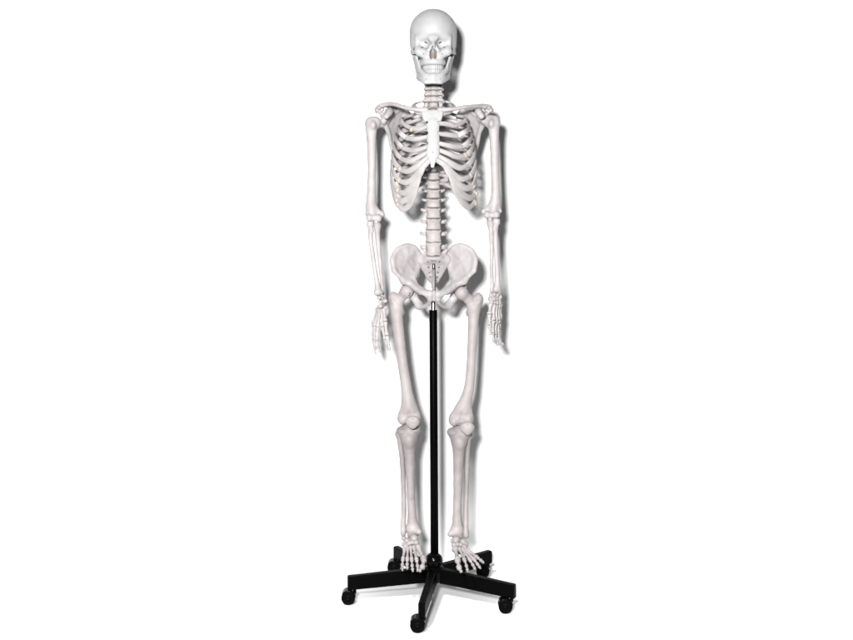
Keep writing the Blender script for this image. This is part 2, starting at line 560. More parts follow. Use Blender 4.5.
# edges now: C1..C7 (7 spans), T1..T12, L1..L5
NV = len(edges) - 1
dep_k = [0, 3, 6, 8, 12, 16, 19, 21, 23, 25]
dep_v = [.014, .002, .008, .022, .052, .050, .026, .010, .002, .004]
TCEN = []
names = ['cervical_vertebra'] * 7 + ['thoracic_vertebra'] * 12 + ['lumbar_vertebra'] * (NV - 19)
for i in range(NV):
    y = np.interp(i, dep_k, dep_v)
    y2 = np.interp(min(i + 1, NV), dep_k, dep_v); y0 = np.interp(max(i - 1, 0), dep_k, dep_v)
    top = P(433.6, edges[i], y); bot = P(433.6, edges[i + 1], y)
    mid = (top + bot) / 2; hgt = top[2] - bot[2]
    nm = names[i]
    h0 = {'c': .0062, 't': .0094, 'l': .0128}[nm[0]]
    gap = .0026
    sz = (hgt - gap) / 2 / h0
    w = np.interp(i, [0, 1, 5, 6, 7, 10, 15, 18, 19, 23], [1.4, 1.05, 1.1, 1.2, .92, .95, 1.08, 1.2, .88, 1.04])
    wy = np.interp(i, [0, 6, 7, 18, 19, 23], [1.0, 1.1, .9, 1.1, .95, 1.05])
    o = link(nm, VP[nm], None, skel, mid)
    o.scale = (w, wy, sz)
    tilt = math.atan2(y2 - y0, 2 * hgt)
    o.rotation_euler = (-tilt * .8, 0, random.uniform(-.02, .02))
    if nm[0] == 't': TCEN.append(mid)
    # disc below
    r = {'c': (.0122, .0096), 't': (.0158, .0138), 'l': (.0226, .0168)}[nm[0]]
    yb = (y + y2) / 2
    c = P(433.6, edges[i + 1], yb)
    if i >= 1:
        ang = np.linspace(0, 2 * math.pi, 28, endpoint=False)
        V, F = [], []
        for zz, k in ((-.0022, .86), (-.0012, .955), (0, .975), (.0012, .955), (.0022, .86)):
            for a in ang: V.append(c + [r[0] * w * k * math.cos(a), r[1] * wy * k * math.sin(a), zz])
        for q in range(4):
            for j in range(28): F.append((q * 28 + j, q * 28 + (j + 1) % 28, (q + 1) * 28 + (j + 1) % 28, (q + 1) * 28 + j))
        F.append(tuple(range(27, -1, -1))); F.append(tuple(range(4 * 28, 5 * 28)))
        build('intervertebral_disc', V, F, DISC, skel)

# ================================================================== RIB CAGE
def front_depth(x, py):
    """depth of the front wall of the cage at x (m from the midline)"""
    D = np.interp(py, [100, 112, 125, 160, 185, 212], [.055, .064, .078, .102, .100, .088])
    W = np.interp(py, [100, 112, 125, 150, 180, 212], [.075, .098, .112, .128, .137, .137])
    return .012 - (D + .012) * math.sqrt(max(.03, 1 - (x / W) ** 2))


def Pf(px, py, off=0.0):
    y = -.06
    for _ in range(4):
        x = P(px, py, y)[0]
        y = front_depth(x - .0005, py) + off
    return P(px, py, y)


WPX = {1: 21, 2: 32.5, 3: 35.8, 4: 38.2, 5: 40, 6: 41.4, 7: 42.2, 8: 42.6, 9: 42.4, 10: 41, 11: 37, 12: 26}
CC = {-1: {1: [(416.5, 112.5), (421, 113.5), (425, 115)],
           2: [(412.0, 128.5), (420, 129), (428.5, 126)],
           3: [(406, 138), (416, 139), (429, 136.5)],
           4: [(402.5, 148), (412, 150.5), (420, 149.5), (429, 146)],
           5: [(401.5, 159), (410, 161.3), (419, 157), (429, 151.5)],
           6: [(400.5, 170), (408, 171.3), (417, 166.3), (429.5, 156)],
           7: [(399.5, 181.2), (407, 182.5), (415, 177), (422, 168), (430.5, 159.5)],
           8: [(398, 191.5), (404, 193), (411, 188), (417, 178.5), (424.5, 167.5)],
           9: [(397, 199.5), (402, 201.5), (409, 197), (415, 187), (420.5, 175)],
           10: [(398, 205.5), (402.5, 209.2), (408.5, 206), (413, 198), (418, 185)]},
      1: {1: [(450, 112), (446, 113), (441, 115)],
          2: [(454, 126), (447, 124), (437.5, 123.5)],
          3: [(457.5, 136), (449, 135), (437.5, 133.5)],
          4: [(462, 147), (453, 146.5), (446, 145), (437.5, 143)],
          5: [(465, 156), (457, 157), (448, 153.5), (437, 149.5)],
          6: [(467.5, 165.5), (460, 168), (451, 163.5), (436.5, 155)],
          7: [(470, 176.5), (462, 179.3), (453, 174), (446, 166), (435.5, 159)],
          8: [(473, 186.5), (466, 188.5), (458, 184), (451, 175.5), (443.5, 165)],
          9: [(475.5, 195), (470, 198), (462, 194), (455, 184.5), (448.5, 173)],
          10: [(474.5, 202.5), (470, 207), (464, 204), (458, 196), (451.5, 183)]}}


def radial(p):
    return np.array([p[0] / .13, (p[1] - .005) / .10, .0]) / 1.0


def rib_normal(i):
    def f(p):
        n = radial(p)
        n[2] = {1: 1.6, 2: .55, 3: .25}.get(i, .08)
        return n
    return f


for sd in (-1, 1):
    for i in range(1, 13):
        c = TCEN[i - 1]
        Z = lambda py: P(433, py, 0)[2]
        W = WPX[i] * .003
        ys = c[1]
        zh = c[2] + .004
        if i <= 10:
            ccj = Pf(*CC[sd][i][0])
            zl = zh + (ccj[2] - zh) * (.45 if i > 1 else .3)
            x = abs(ccj[0])
            pts = [(sd * .016, ys + .006, zh), (sd * .034, ys + .026, zh + .001), (sd * W * .66, ys + .03 * (1 if i > 1 else .5), zh + (zl - zh) * .35),
                   (sd * W * .95, ys * .55 + .018, zh + (zl - zh) * .75), (sd * W, -.012, zl + (ccj[2] - zl) * .12),
                   (sd * (W * .62 + x * .38), front_depth(W * .62 + x * .38, 150) * .55 + ccj[1] * .45 if i > 2 else ccj[1] * .62, zl + (ccj[2] - zl) * .62),
                   ccj]
            if i == 1:
                pts = [(sd * .016, ys + .006, zh + .006), (sd * .034, ys + .018, zh + .011), (sd * W * .88, ys + .008, zh + .003), (sd * W * .95, -.02, zh - .010), (sd * W * .82, -.045, zh - .02), ccj]
        else:
            e = {11: (.94, .02, -.030), 12: (.9, .06, -.016)}[i]
            pts = [(sd * .016, ys + .006, zh), (sd * .034, ys + .022, zh - .002), (sd * W * .66, ys + .028, zh - .010), (sd * W * e[0], e[1] + .01, zh + e[2])]
        path = spline(pts, 7)
        n = len(path)
        t = np.linspace(0, 1, n)
        hmax = {1: .0078, 2: .0062, 11: .0048, 12: .0042}.get(i, .0072 if i < 6 else .0092)
        hw = np.interp(t, [0, .06, .14, .4, .8, .97, 1], [.0050, .0042, .0048, .0056, hmax, hmax * 1.05, hmax * .95]) * (1 + .04 * np.sin(t * 19 + i))
        ht = np.interp(t, [0, .1, .4, 1], [.0042, .0038, .0031, .0028])
        if i > 10: hw = hw * np.interp(t, [0, .7, 1], [1, 1, .5])
        V, F = sweep(path, hw, ht, rib_normal(i))
        rib = build('rib', V, F, BONE, skel)
        if i <= 10:
            cp = [Pf(*q) for q in CC[sd][i]]
            d0 = nrm(cp[1] - cp[0])
            cp = [cp[0] - d0 * .001] + cp[1:]
            path = spline(cp, 8); n = len(path); t = np.linspace(0, 1, n)
            k = {1: .0066, 2: .0074, 3: .0074, 4: .0076, 5: .0078, 6: .0080, 7: .0086, 8: .0092, 9: .0096, 10: .0084}[i]
            hw = np.interp(t, [0, .08, .5, .85, 1], [k * .92, k, k, k * .9, k * .55 if i > 7 else k * .84])
            if i >= 6: hw = hw * np.interp(t, [0, .25, .55, .8, 1], [.86, 1.0, 1.22, 1.18, 1])
            ht = np.full(n, .0036)
            V, F = sweep(path, hw, ht, lambda p: np.array([p[0] / .13, -.9, -.1]))
            build('costal_cartilage', V, F, CART, rib)
            if (sd < 0 and i in (6, 7, 8, 9, 10)) or (sd > 0 and i in (5, 7, 8, 9, 10)) or (sd < 0 and i == 2):
                s = field([cp[0]], .018, .001)
                s.ell(cp[0] + [0, -.0006, 0], (.0075, .0042, .0066), 0)
                s.ell(cp[0] + [random.uniform(-.003, .003), -.001, random.choice((-1, 1)) * .006], (.006, .004, .005), .003)
                V, F = s.mesh(1)
                g = build('glue_bead', V, F, GLUE, rib)
                g['label'] = 'peach coloured bead of glue where the rib meets its cartilage'


# ---------------------------------------------------------------- sternum
def make_sternum():
    q = lambda x, y, o=0: P(x, y, front_depth(0, y) - .003 + o)
    s = field([q(416, 104), q(448, 170)], .02, .0012)
    fl = dict(flat=(0, 1, 0), s=2.6)
    pl = [q(*v) for v in ((423.2, 113.2), (427.5, 111.6), (437.5, 111.4), (441.6, 112.8), (440.6, 117.5), (437.3, 125.5), (428.9, 125.8), (424.2, 118))]
    s.tris([(q(432.6, 117, -.002), a, b) for a, b in zip(pl, pl[1:] + pl[:1])], .0056, 0)
    s.poly([q(433, 125), q(433.2, 135), q(433.2, 146), q(433, 154)], [.0178, .0187, .0190, .0178], .004, **fl)
    s.cap(q(433, 153), q(432.8, 160.5), .0160, .0090, .004, **fl)
    s.cap(q(432.8, 159), q(432.5, 166), .0085, .0060, .003, **fl)
    s.ell(q(432.4, 107.2), (.0145, .02, .0085), .005, '-')                                # jugular notch
    for y in (127, 137.5, 148): 
        for sd in (-1, 1): s.ell(q(433 + sd * 6.3, y - 4.5), (.004, .012, .0035), .003, '-')
    s.ell(q(432.8, 152.5), (.0014, .02, .0014), .0006, '-')
    s.rough(.0003, .02)
    V, F = s.mesh(1)
    return build('sternum', V, F, STERN, skel)


make_sternum()

# ================================================================== SHOULDERS AND ARMS
def make_clavicle(pts, rad):
    s = field([P(*q) for q in pts], .025, .0013)
    s.poly([P(*q) for q in pts], rad, .004, n=5)
    s.ell(P(*pts[0]), (.0095, .010, .0095), .005)
    s.ell(P(*pts[-1]), (.010, .008, .0058), .005)
    s.rough(.0003, .014)
    V, F = s.mesh(1)
    build('clavicle', V, F, BONE, skel)


make_clavicle([(425.5, 110.5, -.066), (414, 109.3, -.068), (402, 106.8, -.055), (395, 104.4, -.035), (387, 104.3, -.012), (382, 105.5, .004)],
              [.008, .0062, .0058, .0062, .0068, .007])
make_clavicle([(440, 110.2, -.066), (452, 109.2, -.068), (464, 107.2, -.055), (472, 106.4, -.035), (479, 106.4, -.012), (484, 107.0, .004)],
              [.008, .0062, .0056, .0058, .0064, .007])


def make_scapula(side):
    q = lambda x, y, z: mx((x, y, z), side)
    GL = q(383.5, 119.5, .022); SUP = q(404, 106.5, .092); INF = q(397, 164, .108); MED = q(411, 116, .102)
    LAT = q(386.5, 128, .04); NECK = q(387, 119, .03); LB = q(391, 146, .082); LBS = q(389, 134, .055)
    s = field([GL, SUP, INF, MED, q(375, 108, 0), q(388, 114, -.04)], .02, .0016)
    C = q(398, 128, .082)
    th = .0022
    s.tris([(C, a, b) for a, b in ((SUP, MED), (MED, INF), (INF, LB), (LB, LBS), (LBS, NECK), (NECK, SUP))], th, .003)
    s.poly([SUP, MED, q(406, 140, .11), INF], [.004, .004, .0038, .006], .005)
    s.poly([INF, LB, LBS, LAT, GL], [.006, .0055, .0058, .007, .009], .006)
    s.cap(NECK, SUP, .0042, .0036, .005)
    s.cap(NECK, GL, .012, .013, .008)
    s.ell(GL, (.010, .013, .018), .006)
    s.ell(q(379.5, 120.5, .02), (.008, .012, .016), .003, '-')                              # socket
    # scapular spine and acromion
    s.poly([q(408, 113, .106), q(396, 108, .09), q(386, 105.5, .066), q(379, 107, .045)], [.0045, .0055, .0062, .0075], .006, n=4)
    s.tri(q(404, 112, .098), q(388, 106, .068), q(392, 114, .065), .003, .004)
    s.poly([q(379, 107, .045), q(376.6, 109.6, .025), q(379.5, 108.2, .008)], [.008, .0078, .006], .006, flat=(.2 * side, 0, 1), s=1.5)
    for ax_, ay_, az_, ar_ in ((377.2, 110.4, .014, .0062), (379.6, 112.0, .018, .0066), (381.8, 114.6, .022, .0068), (378.6, 107.4, .012, .0052), (382.2, 109.4, .02, .0066), (376.3, 111.8, .022, .0050)):
        s.ell(q(ax_, ay_, az_), ar_ * random.uniform(.9, 1.1), .0025)
    # coracoid
    s.poly([q(387.5, 117, .022), q(389, 111.5, .006), q(389.3, 112.3, -.018), q(386.5, 116.3, -.030)], [.0115, .0115, .011, .009], .006, n=3)
    s.cap(q(386, 118.5, .008), q(383.5, 121, .012), .008, .009, .006)
    s.rough(.0006, .011)
    V, F = s.mesh(1)
    build('scapula', V, F, BONE, skel)


make_scapula(-1); make_scapula(1)


def make_humerus(L):
    w = {k: P(*v) for k, v in L.items() if k != 'shaft' and k != 'sd'}
    sd = L['sd']
    sh = [P(*v[:3]) for v in L['shaft']]; rr = [v[3] for v in L['shaft']]
    s = field(list(w.values()) + sh, .032, .0015)
    s.ell(w['head'], (.0205, .0205, .0205), 0)
    s.ell(w['tub'], (.0135, .016, .0175), .008)
    s.ell(w['ltub'], (.009, .009, .012), .007)
    s.poly(sh, rr, .006, n=3)
    s.cap(sh[-2], w['medial'], .008, .0065, .012, flat=(0, 1, 0), s=1.35)
    s.cap(sh[-2], w['lateral'], .008, .0065, .010, flat=(0, 1, 0), s=1.35)
    s.ell(w['medial'], (.008, .0075, .0085), .006)
    s.cap(w['troch_in'], w['troch_mid'], .0118, .0088, .004)
    s.cap(w['troch_mid'], w['cap'], .0088, .0105, .004)
    s.ell(w['cap'], (.0105, .012, .0115), .004)
    s.ell((w['troch_in'] + w['cap']) / 2 + [sd * .0015, -.0125, .016], (.008, .006, .006), .004, '-')
    g = w['tub'] * .5 + w['ltub'] * .5
    s.cap(g + [0, -.018, .008], g + [0, -.018, -.04], .003, .002, .003, '-')
    s.rough(.0006, .016)
    V, F = s.mesh(1)
    return build('humerus', V, F, BONE, skel)


make_humerus(dict(sd=-1, head=(374.3, 123, .018), tub=(369.6, 123.2, .012), ltub=(373, 125, -.004),
                  shaft=[(371.3, 127, .012, .0185), (371.4, 136, .012, .0155), (371.6, 150, .012, .0133), (371.7, 172, .012, .0122), (371.2, 192, .010, .0132), (371.0, 205, .008, .0155), (371.8, 212, .006, .0135)],
                  medial=(381.6, 214.2, .006), lateral=(367, 213.6, .006), troch_in=(378, 218.2, -.002), troch_mid=(374.6, 218, -.002), cap=(369.6, 217.8, -.004)))
make_humerus(dict(sd=1, head=(489.8, 121.5, .018), tub=(495.4, 121.5, .012), ltub=(491.5, 123.5, -.004),
                  shaft=[(493.6, 125, .012, .0185), (494, 135, .012, .0150), (494.4, 150, .012, .0133), (495, 172, .012, .0122), (495.6, 190, .010, .0128), (495.2, 202, .008, .0155), (493.6, 209, .006, .0135)],
                  medial=(484, 211.6, .006), lateral=(499.8, 211.2, .006), troch_in=(487.6, 215, -.002), troch_mid=(491, 215.2, -.002), cap=(496.3, 214.8, -.004)))


def make_radius(head, shaft, end, flare, side):
    sh = [P(*v[:3]) for v in shaft]; rr = [v[3] for v in shaft]
    H, E = P(*head), P(*end)
    s = field(sh + [H, E], .024, .0013)
    V0 = nrm(sh[0] - H)
    s.cap(H - V0 * .002, H + V0 * .003, .0108, .0112, 0)
    s.ell(H - V0 * .014, (.012, .012, .009), .003, '-')
    s.poly([H + V0 * .004] + sh, [.0085] + rr, .004, n=4)
    s.ell(sh[0] + [-side * .005, -.004, -.004], (.006, .006, .009), .005)
    s.cap(P(*flare[0]), P(*flare[1]), .0085, .0080, .008)
    s.cap(E + [side * .004, 0, .004], E + [side * .0055, 0, -.006], .006, .0032, .004)
    s.rough(.0005, .014)
    V, F = s.mesh(1)
    build('radius', V, F, BONE, skel)


def make_ulna(ol, cor, shaft, side):
    sh = [P(*v[:3]) for v in shaft]; rr = [v[3] for v in shaft]
    O, Cc = P(*ol), P(*cor)
    s = field(sh + [O, Cc], .024, .0013)
    s.ell(O, (.0105, .010, .013), 0)
    s.cap(O + [0, .003, 0], sh[0], .010, rr[0], .006)
    s.cap(sh[0], Cc, .010, .0065, .006)
    s.poly(sh, rr, .004, n=4)
    s.ell(sh[-1], (.0075, .0075, .007), .004)
    s.cap(sh[-1] + [-side * .003, .003, 0], sh[-1] + [-side * .003, .004, -.010], .0035, .0025, .003)
    s.rough(.0005, .014)
    V, F = s.mesh(1)
    build('ulna', V, F, BONE, skel)


make_radius((370.2, 223.6, -.004), [(370.2, 229.5, -.004, .0070), (370.6, 238, -.006, .0072), (372.2, 252, -.008, .0068), (375, 270, -.010, .0066), (377.4, 286, -.010, .0085), (378.4, 291.5, -.010, .011)],
            (378.6, 293.6, -.010), ((376.6, 292.4, -.014), (380.6, 292.6, -.006)), -1)
make_ulna((376.2, 216.5, .020), (376, 221.8, -.006), [(377.2, 225.5, .006, .0105), (377.4, 234, .006, .0080), (378.8, 250, .010, .0064), (380.7, 270, .012, .0058), (382, 286, .012, .0052), (382.3, 292, .012, .0065)], -1)
make_radius((496.4, 220.9, -.004), [(496.0, 227.5, -.004, .0070), (495.4, 236, -.006, .0075), (496.0, 252, -.008, .0070), (497.0, 268, -.010, .0068), (497.3, 282, -.010, .0092), (497.3, 288.5, -.010, .0115)],
            (497.4, 291, -.010), ((495.4, 289.4, -.014), (499, 289.6, -.006)), 1)
make_ulna((489.6, 214, .020), (490, 219.5, -.006), [(490.6, 223.5, .006, .0105), (491.2, 232, .006, .0080), (491.6, 250, .010, .0064), (491.8, 268, .012, .0058), (492, 282, .012, .0055), (492.2, 290, .012, .0068)], 1)


def make_hand(carp, digits):
    s = field([P(*c) for c in carp], .016, .001)
    for j, c in enumerate(carp):
        s.ell(P(*c), np.array([.0070, .0078, .0064]) * random.uniform(.95, 1.2), .0022)
    s.rough(.0006, .006)
    V, F = s.mesh(1)
    hand = build('hand', V, F, BONE, skel)
    for d, dig in enumerate(digits):
        p = [P(*q) for q in dig]
        r0 = .0074 if d else .0078
        for j in range(len(p) - 1):
            a, b = p[j], p[j + 1]
            g = nrm(b - a) * .0002
            last = j == len(p) - 2
            small_bone('metacarpal' if j == 0 else 'finger_bone', a + g, b - g, r0 * [1.12, .98, .84, .72][j] * (.9 if d == 4 else 1), hand, TIP if last else SMALL)
    return hand


make_hand([(379.2, 297.8, -.014), (381.2, 298.2, .002), (383.2, 298.8, .014), (380.4, 302, -.022), (382.4, 302.6, -.008), (383.4, 303.4, .006), (384.4, 304.4, .018), (380.6, 306, -.026), (382, 306.6, -.014), (380.6, 306.8, .0), (379.4, 306.8, .014), (385, 301, -.018)],
          [[(383.6, 308.5, -.030), (385.2, 321.5, -.046), (386.8, 335.5, -.052), (389.8, 350.5, -.056)],
           [(381.8, 308.5, -.020), (382.3, 327, -.030), (385.0, 339.5, -.038), (387, 345, -.040), (388.8, 350.2, -.042)],
           [(380, 308.5, -.006), (377.8, 327, -.006), (376.9, 340.5, -.014), (378.0, 347.4, -.018), (379.6, 352.6, -.020)],
           [(378.8, 308.5, .006), (374.6, 326.2, .012), (374.2, 339.6, .010), (375.0, 348, .006), (375.8, 354.5, .004)],
           [(377.8, 308, .018), (372.9, 323.8, .030), (372.8, 334, .030), (373.3, 340.6, .028), (373.9, 347.5, .026)]])
make_hand([(491.2, 295, -.012), (494, 294.4, -.008), (497, 294.8, .0), (490.6, 299, -.018), (493.4, 298.6, -.016), (496.4, 298.8, -.006), (498.8, 299.6, .008), (491.6, 302.6, -.022), (494, 302.6, -.014), (496.6, 302.8, -.002), (499, 303, .010), (500.2, 297, .012)],
          [[(490.6, 303.8, -.028), (489.4, 314.5, -.044), (489.5, 325, -.050), (490, 335.5, -.052)],
           [(493.6, 304.4, -.018), (493.2, 320.4, -.030), (492.6, 333, -.042), (493.6, 340.5, -.044), (497.4, 346.2, -.038)],
           [(496.0, 304.6, -.006), (496.0, 321.2, -.008), (495.2, 334.8, -.020), (496.4, 342.6, -.022), (501.8, 346.6, -.016)],
           [(498.2, 304.4, .008), (498.4, 320, .012), (497.8, 332.4, .004), (499, 340.4, .000), (504, 344.8, .004)],
           [(500, 304, .020), (500.3, 317, .030), (499.4, 326.6, .024), (498.2, 332.6, .018), (497.6, 338, .014)]])

# ================================================================== PELVIS
def make_sacrum():
    s = field([P(414, 250, -.03), P(454, 296, .09)], .01, .0014)
    q = lambda x, y, z: P(433.8 + x, y, z)
    s.ell(q(0, 258.5, .004), (.025, .019, .009), 0)
    s.cap(q(0, 258, .010), q(0, 283, .062), .024, .009, .008, flat=(0, .9, .45), s=1.7)
    for sd in (-1, 1):
        s.cap(q(sd * 5, 259, .012), q(sd * 12.5, 260, .026), .013, .0155, .012)
        s.cap(q(sd * 11, 262, .030), q(sd * 3.5, 279, .060), .011, .007, .012)
        s.cap(q(sd * 9, 254.5, .016), q(sd * 12.4, 250.5, .018), .0075, .006, .008)
    s.tris([(q(0, 266, .022), a, b) for a, b in ((q(-13, 257.5, .022), q(13, 257.5, .022)), (q(13, 257.5, .022), q(11, 266, .030)), (q(11, 266, .030), q(4.5, 276, .050)), (q(4.5, 276, .050), q(-4.5, 276, .050)), (q(-4.5, 276, .050), q(-11, 266, .030)), (q(-11, 266, .030), q(-13, 257.5, .022)))], .008, .008)
    for y, z in ((264.5, .010), (270.2, .022), (275.4, .034)):
        s.cap(q(-3.6, y, z), q(3.6, y, z), .0016, .0016, .003)
    for sd in (-1, 1):
        for j, (x, y, z) in enumerate(((5.9, 262.0, .006), (5.2, 267.5, .022), (4.4, 272.8, .034), (3.5, 277.5, .046))):
            s.ell(q(sd * x, y, z + .002), (.0022, .026, .0020), .002, '-')
    s.rough(.0006, .012)
    V, F = s.mesh(1)
    build('sacrum', V, F, BONE, skel)
    s = field([q(0, 282, .06), q(0, 293, .05)], .016, .0012)
    for y, z, r in ((283.5, .063, .0075), (286.8, .062, .0065), (289.6, .058, .0055), (292, .052, .0042)):
        s.ell(q(0, y, z), (r * 1.25, r * .9, r * .9), .002)
    V, F = s.mesh(1)
    build('coccyx', V, F, BONE, skel)


make_sacrum()


def make_hip(side):
    q = lambda x, y, z: mx((x, y, z), side)
    A, B, C, D, E, Fp = q(394, 270.5, -.046), q(392.2, 259, -.036), q(397.2, 249.4, -.020), q(407, 245.2, -.004), q(415, 247.6, .014), q(419, 254, .032)
    G, I, J = q(417.5, 268, .024), q(414.5, 276, .004), q(402.2, 279, -.030)
    A2 = q(399, 276, -.040)
    M = q(406.0, 260.5, -.010)
    H = q(406.8, 291.2, -.006)
    s = field([A, B, C, D, E, Fp, G, H, q(398, 308, 0), q(434, 309, -.07), q(416, 300, .03)], .018, .0015)
    th = .0046
    ring = [A, B, C, D, E, Fp, G, I, J, A2]
    s.tris([(M, a, b) for a, b in zip(ring, ring[1:] + ring[:1])], th, .006)
    s.poly([A, B, C, D, E, Fp], [.0060, .0052, .0050, .0050, .0050, .0068], .010, n=4)
    s.poly([A, A2, J, q(403.6, 282, -.026)], [.0065, .0055, .0068, .0085], .005)
    s.poly([Fp, q(419.2, 261, .034), G, q(417, 273, .02)], [.0070, .0075, .0075, .006], .010)
    s.poly([G, I, q(411.5, 280.5, -.002)], [.0075, .0085, .012], .008)
    s.tri(J, I, q(406, 284, 0), .008, .008)
    RP = [q(403.8, 281, -.026), q(413, 277.5, -.002), q(417.5, 285.5, -.030), q(425, 291, -.053), q(430.8, 293.5, -.060), q(430.4, 297.5, -.058), q(421, 293.5, -.045), q(411, 288, -.014)]
    s.tris([(q(414.5, 286, -.026), a, b) for a, b in zip(RP, RP[1:] + RP[:1])], .0058, .008)
    # acetabulum
    s.ell(q(409.6, 289, .012), (.025, .025, .027), .010)
    # pubic rami
    s.poly([q(410, 282.5, -.012), q(415.0, 287.6, -.036), q(422.5, 292.4, -.054), q(430, 294.4, -.062)], [.0120, .0090, .0088, .0112], .006, n=4)
    s.cap(q(430.2, 293.6, -.062), q(430.4, 299, -.058), .0085, .0075, .006, flat=(0, 1, 0), s=1.2)
    s.poly([q(430.2, 299, -.056), q(428.6, 303.6, -.040), q(424, 306.4, -.016), q(419.6, 305.4, .004)], [.0072, .0062, .0075, .0115], .005, n=4)
    s.poly([q(419.4, 305.6, .006), q(415.8, 300, .014), q(412, 293, .016)], [.0125, .0118, .014], .008)
    s.cap(q(413, 285, .02), q(417, 275, .022), .010, .007, .008)
    s.ell(H, (.0228, .0228, .0228), .001, '-')
    s.ell(q(422.6, 297.2, -.02), (.0085, .05, .0125), .004, '-')
    s.rough(.0006, .016)
    V, F = s.mesh(9)
    build('hip_bone', V, F, BONE, skel)


make_hip(-1); make_hip(1)
s = field([P(434, 293, -.062), P(434, 300, -.06)], .018, .001)
s.cap(P(434, 292.5, -.063), P(434, 299.5, -.060), .0072, .0062, 0, flat=(0, 1, 0), s=.85)
V, F = s.mesh(1)
build('pubic_symphysis', V, F, CART, skel)

# ================================================================== LEGS
def make_femur(L):
    q = lambda k: P(*L[k])
    sd = L['sd']
    sh = [P(*v[:3]) for v in L['shaft']]; rr = [v[3] for v in L['shaft']]
    s = field([q(k) for k in ('head', 'troch', 'neck', 'lat', 'med')] + sh, .036, .0016)
    s.ell(q('head'), .0205, 0)
    s.cap(q('head'), q('neck'), .0135, .0165, .008, flat=(0, 1, 0), s=1.15)
    s.ell(q('troch'), (.0125, .018, .0205), .010)
    s.cap(q('troch'), sh[0], .013, rr[0], .010)
    s.ell(q('ltroch'), (.009, .009, .012), .008)
    s.cap(q('ltroch') + [0, -.012, .004], q('troch') + [0, -.018, -.006], .0042, .0042, .008)     # line between the trochanters
    s.poly(sh, rr, .006, n=3)
    s.cap(sh[-2], q('lat') + [0, -.01, .012], .012, .014, .012, flat=(0, 1, 0), s=1.2)
    s.cap(sh[-2], q('med') + [0, -.01, .012], .012, .014, .012, flat=(0, 1, 0), s=1.2)
    for k, w in (('lat', .0165), ('med', .0165)):
        s.ell(q(k), (w, .029, .0195), .006)
    m = (q('lat') + q('med')) / 2
    s.ell(m + [0, -.012, .006], (.018, .018, .016), .008)
    s.ell(m + [0, -.034, .006], (.0075, .010, .022), .008, '-')
    s.ell(m + [0, .026, -.012], (.0085, .03, .018), .005, '-')
    s.rough(.0006, .02)
    V, F = s.mesh(1)
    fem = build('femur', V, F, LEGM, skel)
    # screw in the head
    c = P(*L['screw'])
    V, F = lathe(c + [0, .006, 0], c + [0, -.0022, 0], [(q, w * (1 if sd < 0 else .42)) for q, w in ((0, .0052), (.75, .0052), (.9, .0046), (.96, .0028), (.7, .0024), (.68, .0004))], m=18)
    build('screw', V, F, STEEL, fem)
    return fem


make_femur(dict(sd=-1, head=(406.6, 291.3, -.006), neck=(398.5, 300, .006), troch=(393.2, 298.5, .012), ltroch=(401.8, 312, .016), screw=(408.6, 294.0, -.0232),
                shaft=[(396.6, 307, .008, .0195), (397.3, 318, .006, .0172), (399.2, 336, .002, .0158), (402.4, 362, -.002, .0150), (406, 385, .000, .0160), (408.2, 400, .002, .0190), (409.3, 409, .004, .0225)],
                lat=(402.8, 418.3, .012), med=(415.8, 417.6, .012)))
make_femur(dict(sd=1, head=(461.6, 293, -.006), neck=(470.5, 301, .006), troch=(478.6, 299.5, .012), ltroch=(468.6, 313, .020), screw=(464.4, 292.0, -.0225),
                shaft=[(474.0, 308, .008, .0195), (473.4, 318, .006, .0165), (472.6, 336, .002, .0148), (471.2, 362, -.002, .0138), (469.4, 385, .000, .0150), (465.6, 401, .002, .0180), (462.6, 410, .004, .0220)],
                lat=(468.2, 418.4, .012), med=(454, 419.6, .012)))


def make_patella(c, side):
    c = P(*c)
    s = field([c], .034, .0014)
    s.ell(c, (.0215, .010, .0165), 0)
    s.ell(c + [0, -.002, -.010], (.011, .0075, .012), .008)
    s.ell(c + [0, -.004, .006], (.015, .008, .010), .008)
    s.rough(.0007, .012)
    s.ell(c + [0, -.012, .010], (.0015, .006, .0015), .001, '-')
    V, F = s.mesh(1)
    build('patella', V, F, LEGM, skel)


make_patella((412.8, 421.5, -.034), -1)
make_patella((467.3, 427.6, -.034), 1)


def make_tibia(L):
    q = lambda k: P(*L[k])
    sh = [P(*v[:3]) for v in L['shaft']]; rr = [v[3] for v in L['shaft']]
    s = field([q(k) for k in ('lat', 'med', 'mall', 'tub')] + sh, .034, .0015)
    s.ell(q('lat'), (.0185, .0225, .0115), 0)
    s.ell(q('med'), (.0185, .0235, .0120), .010)
    m = (q('lat') + q('med')) / 2
    s.cap(m + [0, .004, 0], sh[0], .022, rr[0], .010)
    s.cap(q('lat') + [0, 0, -.004], sh[1], .012, rr[1] * .8, .012)
    s.cap(q('med') + [0, 0, -.004], sh[1], .012, rr[1] * .8, .012)
    s.ell(m + [0, .002, .011], (.006, .007, .006), .005)
    s.ell(q('tub') + [0, .006, 0], (.009, .0075, .014), .018)
    rr = [v * 1.06 for v in rr]
    s.poly(sh, rr, .006, n=3)
    s.poly([sh[1] + [0, -.006, 0], sh[2] + [0, -.007, 0], sh[3] + [0, -.006, 0]], [.0085, .0068, .0062], .006)         # shin crest
    s.cap(sh[-1] + [.004, 0, 0], sh[-1] + [-.004, 0, 0], rr[-1] * .95, rr[-1] * .95, .006)
    s.cap(sh[-1], q('mall'), .013, .0085, .008)
    s.ell(sh[-1] + [0, -.002, -.026], (.016, .022, .011), .003, '-')
    s.rough(.0006, .018)
    V, F = s.mesh(1)
    build('tibia', V, F, SHINM, skel)


